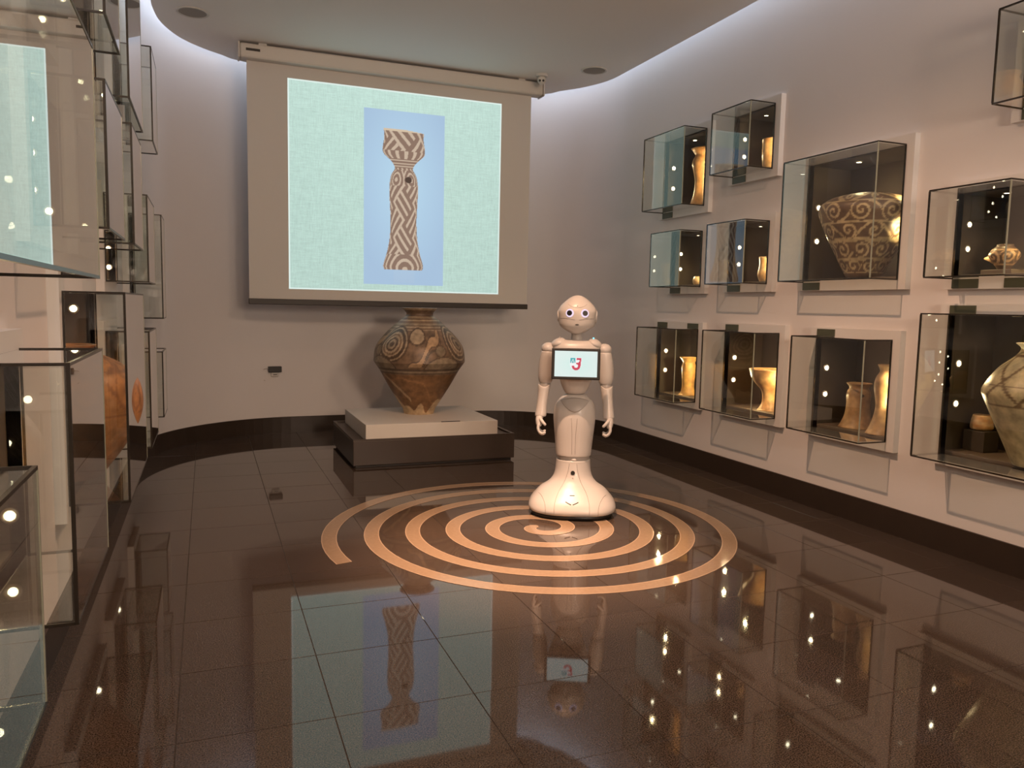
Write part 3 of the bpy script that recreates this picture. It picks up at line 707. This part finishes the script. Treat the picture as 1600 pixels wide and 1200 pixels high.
pat = np.where((v < .19), np.sin(np.hypot(asn*1.2-.01, v-.11)*150) > .35, pat)
pat = np.where((v > .535) & (v < .615), np.sin(np.hypot((np.abs(asn)-.06), v-.565)*230) > .3, pat)
shade_free = np.where(pat[:, None], cr_[None, :], br[None, :])
cols[vz] = shade_free[vz]
hole = np.hypot((u-cv-.018), (v-.567)) < .016; cols[hole & vz] = lin(75, 60, 52)
rim = vz & (v > .805); cols[rim] = lin(205, 185, 160)
stand = (np.abs(u-cv) < .05) & (v > .045) & (v < .108) & bl; cols[stand] = cols[stand]*.93+.04
ed = (u < .006) | (u > .994) | (v < .006) | (v > .994); cols[ed] = lin(215, 232, 226)
V = np.stack([PX0+u*(PX1-PX0), np.full(len(u), SYY-.0012), PZ0+v*(PZ1-PZ0)], -1)
Fc = [(j*(nx+1)+i, j*(nx+1)+i+1, (j+1)*(nx+1)+i+1, (j+1)*(nx+1)+i) for j in range(nz) for i in range(nx)]
o = S(obj('projected_picture', V.tolist(), Fc, M['picture'])); setcol(o, cols); o['label'] = 'glowing projected picture of a tall patterned vase on pale linen'

# ------------------------------------------------------------------ ceiling fittings
for x, lab in ((-.054, 'round ceiling speaker left of the screen'), (2.935, 'round ceiling speaker right of the screen')):
    t = empty('ceiling_speaker', (x, 5.815, ZC)); tag(t, lab, 'speaker', 'ceiling speakers')
    ring_obj('bezel', (0, 0, 0), (0, 0, -1), .105, .088, .008, M['fresh'], t, 40); cyl('grille', (0, 0, -.002), (0, 0, 1), .089, .006, M['grille'], t, 40)
t = empty('security_camera', (2.60, 6.10, ZC)); tag(t, 'small white ceiling camera with two dark lenses by the screen end', 'camera')
cyl('mount', (0, 0, -.010), (0, 0, 1), .045, .020, M['fresh'], t, 28, r2=.052)
bm = bmesh.new(); bmesh.ops.create_uvsphere(bm, u_segments=24, v_segments=16, radius=.036, matrix=Matrix.Translation((0, 0, -.045))); bobj('body', bm, M['fresh'], t, True)
dv = Vector((-2.6, -6.1, -1.9)).normalized(); sd = Vector((dv.y, -dv.x, 0)).normalized()
for s in (-1, 1): cyl('lens', Vector((0, 0, -.048))+dv*.031+sd*s*.014, dv, .0095, .008, M['black'], t, 16)
t = empty('ceiling_spotlight', (KEY.x, KEY.y, ZC)); tag(t, 'small ceiling spotlight over the floor spiral', 'spotlight')
ring_obj('trim_ring', (0, 0, 0), (0, 0, -1), .05, .038, .008, M['fresh'], t); cyl('glow_disc', (0, 0, -.003), (0, 0, 1), .037, .004, M['bulb'], t)
for p_, lab in zip(REAR_FILL, ('added unseen fill spotlight behind the viewpoint on the left', 'added unseen fill spotlight behind the viewpoint on the right')):  # fittings added around the rear fill beams
    t = empty('ceiling_spotlight', (p_[0], p_[1], ZC)); tag(t, lab, 'spotlight')
    ring_obj('trim_ring', (0, 0, 0), (0, 0, -1), .05, .038, .008, M['fresh'], t); cyl('glow_disc', (0, 0, -.003), (0, 0, 1), .037, .004, M['bulb'], t)
t = empty('fill_uplighter', (UP_FILL[0], YN, 1.6)); tag(t, 'added unseen bowl shaped fill uplighter behind the viewpoint', 'wall lamp')  # fixture added to house the fill uplight
cyl('arm', (0, .15, -.02), (0, 1, 0), .015, .30, M['fresh'], t, 16)
ring_obj('bowl', (0, UP_FILL[1]-YN, -.02), (0, 0, 1), .10, .07, .10, M['fresh'], t, 28); cyl('glow_disc', (0, UP_FILL[1]-YN, .0), (0, 0, 1), .06, .004, M['bulb'], t)

# wall box with plug and cable left of the plinth
def wall_y(x): return float(np.interp(x, [p[0] for p in left_arc], [p[1] for p in left_arc]))
bx_ = .535; wy = wall_y(bx_)
t = empty('wall_box', (bx_, wy, .50), 0.12); tag(t, 'black box with a pale socket and thin cable on the curved wall', 'socket')
box('body', -.055, .055, -.05, -.012, .035, .085, M['black'], t, bev=.004)
box('socket', -.03, .035, -.022, .0, -.005, .033, M['fresh'], t, bev=.004)
box('plug_slot', -.012, .02, -.0235, -.021, .010, .016, M['black'], t)
tobj('cable', [tuple(p) for p in catmull([(-.05, -.030, .065), (-.085, -.010, .06), (-.115, -.006, .03), (-.11, -.006, -.01), (-.08, -.008, -.04)], 6)], .0025, M['cable'], t, 6)

# ------------------------------------------------------------------ robot
RX, RY = 1.888, 3.855
rb = empty('humanoid_robot', (RX, RY, 0.0017), math.atan2(-RX, RY)); tag(rb, 'white humanoid robot with a chest tablet standing on the floor spiral', 'robot')
def ringpts(z, cx, cy, hx, hf, hb, n, seg=48):
    out = []
    for k in range(seg):
        a = 2*PI*k/seg; c, s = math.cos(a), math.sin(a)
        x = hx*math.copysign(abs(c)**(2/n), c); d = hb if s > 0 else hf
        out.append((cx+x, cy+d*math.copysign(abs(s)**(2/n), s), z))
    return out
def loft(name, rings, mat, parent, seg=48, sub=4, smooth=True, shear=None):
    R = [list(r) for r in catmull([np.array(r, float) for r in rings], sub)] if sub > 1 else rings
    bm = bmesh.new(); prev = None
    for r in R:
        r = list(r); r[3] = max(r[3], .0008); r[4] = max(r[4], .0008); r[5] = max(r[5], .0008)
        pts = ringpts(*r, seg=seg)
        if shear: pts = [shear(p) for p in pts]
        cur = [bm.verts.new(p) for p in pts]
        if prev:
            for k in range(seg): bm.faces.new((prev[k], prev[(k+1) % seg], cur[(k+1) % seg], cur[k]))
        else: bm.faces.new(list(reversed(cur)))
        prev = cur
    bm.faces.new(prev)
    return bobj(name, bm, mat, parent, smooth), R
def surf(R, x, z):
    """front surface y of a loft at (x, z)"""
    zs_ = np.array([r[0] for r in R]); o = np.argsort(zs_)
    g_ = lambda i: float(np.interp(z, zs_[o], np.array([r[i] for r in R])[o]))
    hx, hf, n, cy = g_(3), g_(4), g_(6), g_(2); t = min(.999, abs(x)/hx)
    return cy-hf*(1-t**n)**(1/n)
# rings: z, cx, cy, half width, front depth, back depth, exponent
o, BR = loft('base', [(.022, 0, 0, .226, .192, .196, 2.6), (.030, 0, 0, .238, .204, .206, 2.7), (.050, 0, 0, .242, .207, .208, 2.6), (.080, 0, 0, .231, .194, .198, 2.5), (.112, 0, 0, .207, .168, .175, 2.3),
                       (.143, 0, 0, .178, .138, .15, 2.15), (.170, 0, 0, .138, .116, .125, 2.05), (.200, 0, .005, .112, .100, .105, 2), (.235, 0, .01, .100, .094, .092, 2), (.280, 0, .012, .0955, .090, .086, 2), (.300, 0, .012, .0945, .089, .085, 2)], M['robot'], rb)
loft('underside', [(0, 0, 0, .226, .19, .195, 2.6), (.026, 0, 0, .226, .190, .196, 2.6)], M['black'], rb, sub=1)  # black underside also stands in for the shadow strip below the base
loft('knee_joint', [(.285, 0, .012, .088, .083, .08, 2), (.30, 0, .012, .088, .083, .08, 2), (.335, 0, .012, .091, .086, .08, 2)], M['robotg'], rb, sub=2)
bm = bmesh.new(); bmesh.ops.create_uvsphere(bm, u_segments=14, v_segments=10, radius=.010, matrix=Matrix.Translation((.004, -.0715, .308)) @ Matrix.Diagonal((1.4, .6, .8, 1))); bobj('knee_pin', bm, M['robot'], rb, True)
o, LR = loft('leg_shell', [(.326, 0, .012, .0955, .090, .088, 2.2), (.332, 0, .012, .098, .092, .090, 2.3), (.40, 0, .012, .104, .097, .093, 2.3), (.48, 0, .012, .112, .103, .097, 2.3), (.545, 0, .012, .1165, .104, .098, 2.25), (.590, 0, .012, .111, .098, .094, 2.15),
                           (.622, 0, .012, .097, .085, .082, 2.05), (.645, 0, .012, .078, .068, .068, 2), (.660, 0, .012, .056, .05, .05, 2), (.664, 0, .012, .045, .04, .04, 2)], M['robot'], rb)
# grey hip plate with its curved lower edge
V, Fc = [], []; nxx, nzz = 24, 10
for i in range(nxx+1):
    x = -.080+.16*i/nxx; zl = .572+.060*abs(x/.08)**1.7; zt = .650-.018*abs(x/.08)**2
    for k in range(nzz+1):
        z = zl+(zt-zl)*k/nzz; V.append((x, surf(LR, x, z)-.0022, z))
for i in range(nxx):
    for k in range(nzz): Fc.append((i*(nzz+1)+k, (i+1)*(nzz+1)+k, (i+1)*(nzz+1)+k+1, i*(nzz+1)+k+1))
o = obj('hip_plate', V, Fc, M['robotg'], rb, True); md = o.modifiers.new('thick', 'SOLIDIFY'); md.thickness = .003
o, TR = loft('torso', [(.664, 0, .012, .040, .04, .04, 2), (.672, 0, .012, .056, .055, .052, 2.1), (.70, 0, .010, .072, .068, .062, 2.2), (.74, 0, .008, .087, .078, .07, 2.3), (.79, 0, .005, .104, .088, .078, 2.4), (.85, 0, .004, .120, .094, .084, 2.5),
                       (.905, 0, .004, .131, .092, .085, 2.5), (.940, 0, .006, .131, .080, .08, 2.4), (.955, 0, .008, .118, .064, .07, 2.3), (.962, 0, .008, .090, .045, .05, 2.2), (.963, 0, .008, .05, .03, .03, 2)], M['robot'], rb)
for s in (-1, 1):
    bm = bmesh.new(); bmesh.ops.create_uvsphere(bm, u_segments=24, v_segments=14, radius=1, matrix=Matrix.Translation((s*.096, 0, .943)) @ Matrix.Rotation(s*.35, 4, 'Y') @ Matrix.Diagonal((.045, .062, .028, 1)))
    o = bobj('collar', bm, M['robot'], rb, True)
    box('status_light', s*.092-.004, s*.092+.004, -.02, .0, .962, .978, emit('cyan_glow', (.25, .85, 1), 1.6) if s == 1 else M['robotg'], o, bev=.002)
loft('neck', [(.940, 0, .01, .036, .036, .036, 2), (.965, 0, .01, .032, .032, .032, 2), (.985, 0, .008, .029, .03, .03, 2), (1.01, 0, .006, .031, .032, .032, 2)], M['robotg'], rb, sub=2)
hd, HR = loft('head', [(.994, 0, -.012, .012, .02, .012, 2), (1.000, 0, -.008, .033, .045, .03, 2.0), (1.012, 0, -.002, .056, .066, .06, 2.05), (1.028, 0, 0, .080, .080, .085, 2.1), (1.046, 0, 0, .0965, .088, .10, 2.1), (1.085, 0, 0, .1015, .092, .108, 2.1),
                       (1.115, 0, 0, .1045, .091, .112, 2.1), (1.131, 0, .002, .101, .088, .112, 2.1), (1.152, 0, .004, .088, .080, .106, 2.1), (1.174, 0, .006, .0655, .064, .09, 2), (1.190, 0, .008, .046, .047, .068, 2), (1.201, 0, .009, .026, .028, .04, 2), (1.206, 0, .01, .008, .010, .015, 2)], M['robot'], rb)
for s in (-1, 1):
    bm = bmesh.new(); bmesh.ops.create_cone(bm, cap_ends=True, segments=28, radius1=.037, radius2=.031, depth=.012, matrix=Matrix.Translation((s*.1025, .012, 1.094)) @ Matrix.Rotation(s*PI/2, 4, 'Y'))
    bmesh.ops.bevel(bm, geom=[e for e in bm.edges if e.calc_face_angle(0) > .5], offset=.004, segments=2, affect='EDGES'); bobj('ear_disc', bm, M['robot'], hd)
    ex, ez = s*.0405, 1.109; ey = surf(HR, ex, ez); nrm = Vector((s*.33, -1, .10)).normalized()
    q = nrm.to_track_quat('Z', 'Y').to_matrix().to_4x4()
    bm = bmesh.new(); bmesh.ops.create_uvsphere(bm, u_segments=24, v_segments=12, radius=1, matrix=Matrix.Translation((ex, ey+.0015, ez)) @ q @ Matrix.Diagonal((.0225, .0225, .005, 1)))
    e = bobj('eye', bm, emit('eye_glow', (1.0, .80, .98), .95), hd, True)
    cyl('pupil', Vector((ex, ey+.0015, ez))+nrm*.0045, nrm, .0145, .004, M['black'], e, 22)
    tobj('brow_seam', [(s*a, surf(HR, s*a, zz)-.0004, zz) for a, zz in ((.0, 1.1385), (.02, 1.1405), (.038, 1.147), (.05, 1.157))], .0008, M['seam'], hd, 5)
    tobj('cheek_seam', [(s*a, surf(HR, s*a, zz)-.0006, zz) for a, zz in ((.012, 1.073), (.03, 1.076), (.055, 1.080), (.075, 1.081), (.09, 1.080))], .0011, M['seam'], hd, 5)
cyl('brow_sensor', (0, surf(HR, 0, 1.147)-.0005, 1.147), (0, -1, .3), .003, .002, M['seam'], hd, 12)
bm = bmesh.new(); bmesh.ops.create_uvsphere(bm, u_segments=16, v_segments=8, radius=1, matrix=Matrix.Translation((0, surf(HR, 0, 1.0475)-.0002, 1.0475)) @ Matrix.Diagonal((.0105, .002, .0034, 1))); bobj('mouth', bm, M['black'], hd, True)
# tablet
TYF = -.168
tb = empty('tablet', (0, TYF, .842)); tb.parent = rb; tb.rotation_euler = (math.radians(-4), 0, 0)
bm = bmesh.new(); addbox(bm, -.128, .128, 0, .014, -.083, .083, .005); bobj('bezel', bm, M['black'], tb)
box('mount', -.05, .05, .012, .085, -.05, .05, M['robotg'], tb, bev=.006)
nx, nz = 110, 66
U, Vv = np.meshgrid(np.linspace(-1, 1, nx+1), np.linspace(-1, 1, nz+1)); x = U.ravel()*.1125; z = Vv.ravel()*.068
tcx = mixc(np.array((.66, .88, .83)), np.array((.74, .87, .84)), np.clip(np.hypot(x/.11, z/.07), 0, 1))
ex, ez = x+.001, z-.002
red = np.array((.62, .05, .10)); teal = np.array((.03, .42, .45)); white = np.array((.90, .93, .93))
d = np.hypot(ex/.030, (ez-.000)/.034); tcx[(np.abs(ex) < .031) & (ez < .031) & (ez > -.034) & ((ez > 0) | (np.hypot(ex/.031, ez/.034) < 1))] = white
tcx[(ex < -.002) & (ex > -.028) & (ez > .003) & (ez < .029)] = teal
tcx[(np.abs(ex+.015) < .0045+.3*(.02-ez)) & (np.abs(ex+.015) > .002+.22*(.016-ez)) & (ez > .003) & (ez < .024)] = white*.9
rr = np.hypot(ex-.002, ez+.012); arc = (np.abs(rr-.0165) < .0065) & ((ez < -.012) | (ex > .002)); tcx[arc & (ez < .005)] = red
tcx[(ex > .004) & (ex < .028) & (ez > .012) & (ez < .029) & (np.hypot(ex-.012, ez-.008) > .012)] = red
tcx[(ex > .012) & (ex < .0265) & (ez > -.012) & (ez < .014)] = red; tcx[(np.hypot(ex-.010, ez-.012) < .0075)] = white
V = np.stack([x, np.full(len(x), -.0012), z], -1)
Fc = [(j*(nx+1)+i, j*(nx+1)+i+1, (j+1)*(nx+1)+i+1, (j+1)*(nx+1)+i) for j in range(nz) for i in range(nx)]
o = obj('display', V.tolist(), Fc, M['tablet'], tb); setcol(o, tcx); o['label'] = 'lit pale display with a teal and red shield emblem'
# arms and hands
for s in (-1, 1):
    bm = bmesh.new(); bmesh.ops.create_uvsphere(bm, u_segments=28, v_segments=18, radius=1, matrix=Matrix.Translation((s*.153, .005, .912)) @ Matrix.Diagonal((.040, .048, .034, 1))); bobj('shoulder', bm, M['robot'], rb, True)
    loft('upper_arm', [(.722, s*.166, .010, .030, .034, .034, 2), (.728, s*.166, .010, .036, .04, .04, 2), (.76, s*.165, .010, .0425, .046, .044, 2.1), (.82, s*.162, .008, .0435, .048, .045, 2.1), (.875, s*.157, .006, .040, .047, .045, 2.1), (.898, s*.154, .005, .037, .044, .043, 2)], M['robot'], rb, 32, 3)
    loft('elbow', [(.685, s*.169, .006, .024, .026, .026, 2), (.70, s*.168, .006, .029, .032, .03, 2), (.715, s*.167, .008, .0305, .034, .032, 2), (.73, s*.166, .01, .030, .033, .032, 2)], M['robotg'], rb, 28, 2)
    fa = lambda p, s=s: (p[0], p[1], p[2]+ (.018*((p[0]-s*.172)/.033)**2 if p[2] > .688 else 0))
    loft('forearm', [(.538, s*.186, -.030, .026, .024, .024, 2), (.545, s*.186, -.030, .031, .028, .028, 2), (.575, s*.184, -.024, .0295, .028, .028, 2), (.62, s*.180, -.014, .0285, .030, .03, 2), (.665, s*.175, -.004, .031, .034, .033, 2), (.695, s*.172, .002, .0335, .037, .036, 2.1), (.700, s*.172, .002, .030, .034, .033, 2)], M['robot'], rb, 32, 3, shear=fa)
    hn = loft('hand', [(.486, s*.192, -.044, .012, .024, .022, 2.2), (.495, s*.193, -.043, .0165, .029, .026, 2.4), (.52, s*.194, -.038, .019, .030, .028, 2.4), (.54, s*.190, -.033, .021, .027, .026, 2.2), (.551, s*.187, -.031, .018, .022, .022, 2)], M['robot'], rb, 28, 3)[0]
    # four fingers curl in towards the body, thumb leaves the front inner side of the palm
    for k, (fy, ln) in enumerate(((-.066, .94), (-.052, 1.05), (-.038, 1.0), (-.024, .84))):
        p = [(s*.194, fy, .498), (s*.197, fy-.004, .498-.022*ln), (s*.190, fy-.007, .498-.042*ln), (s*.174, fy-.009, .498-.052*ln), (s*.160, fy-.010, .498-.046*ln)]
        tobj('finger', [tuple(q) for q in catmull(p, 3)], [.0085-.0002*i for i in range(13)], M['robot'], hn, 10)
    p = [(s*.187, -.058, .528), (s*.178, -.072, .520), (s*.168, -.078, .509), (s*.159, -.080, .500)]
    tobj('thumb', [tuple(q) for q in catmull(p, 3)], [.0105-.0003*i for i in range(10)], M['robot'], hn, 10)
# shell seams, sensor window and the small slots on the base
def seam(name, pts, R, mat=M['seam'], r=.0010, parent=rb): tobj(name, [tuple((x, surf(R, x, z)-.0002, z)) for x, z in [tuple(p) for p in catmull(pts, 6)]], r, mat, parent, 5)
for s in (-1, 1):
    seam('seam', [(s*.020, .287), (s*.028, .24), (s*.045, .19), (s*.075, .14), (s*.092, .09), (s*.095, .035)], BR)
    seam('seam', [(s*.185, .12), (s*.168, .113), (s*.150, .09), (s*.142, .06), (s*.142, .03)], BR)
    seam('seam', [(s*.016, .54), (s*.010, .45), (s*.009, .34)], LR, r=.0008)
    seam('slot', [(s*.006, .087), (s*.020, .0925), (s*.033, .0985)], BR, M['black'], .0026)
seam('slot', [(-.012, .128), (0, .128), (.012, .128)], BR, M['black'], .0024)
seam('slot', [(-.030, .020), (-.02, .020)], BR, M['black'], .002); seam('slot', [(.0, .019), (.02, .019)], BR, M['black'], .002)
cyl('sensor', (0, surf(BR, 0, .238)-.001, .238), (0, -1, .1), .0115, .005, M['black'], rb, 24)
cyl('sensor', (0, surf(BR, 0, .210)-.0005, .210), (0, -1, .1), .004, .002, M['robotg'], rb, 14)
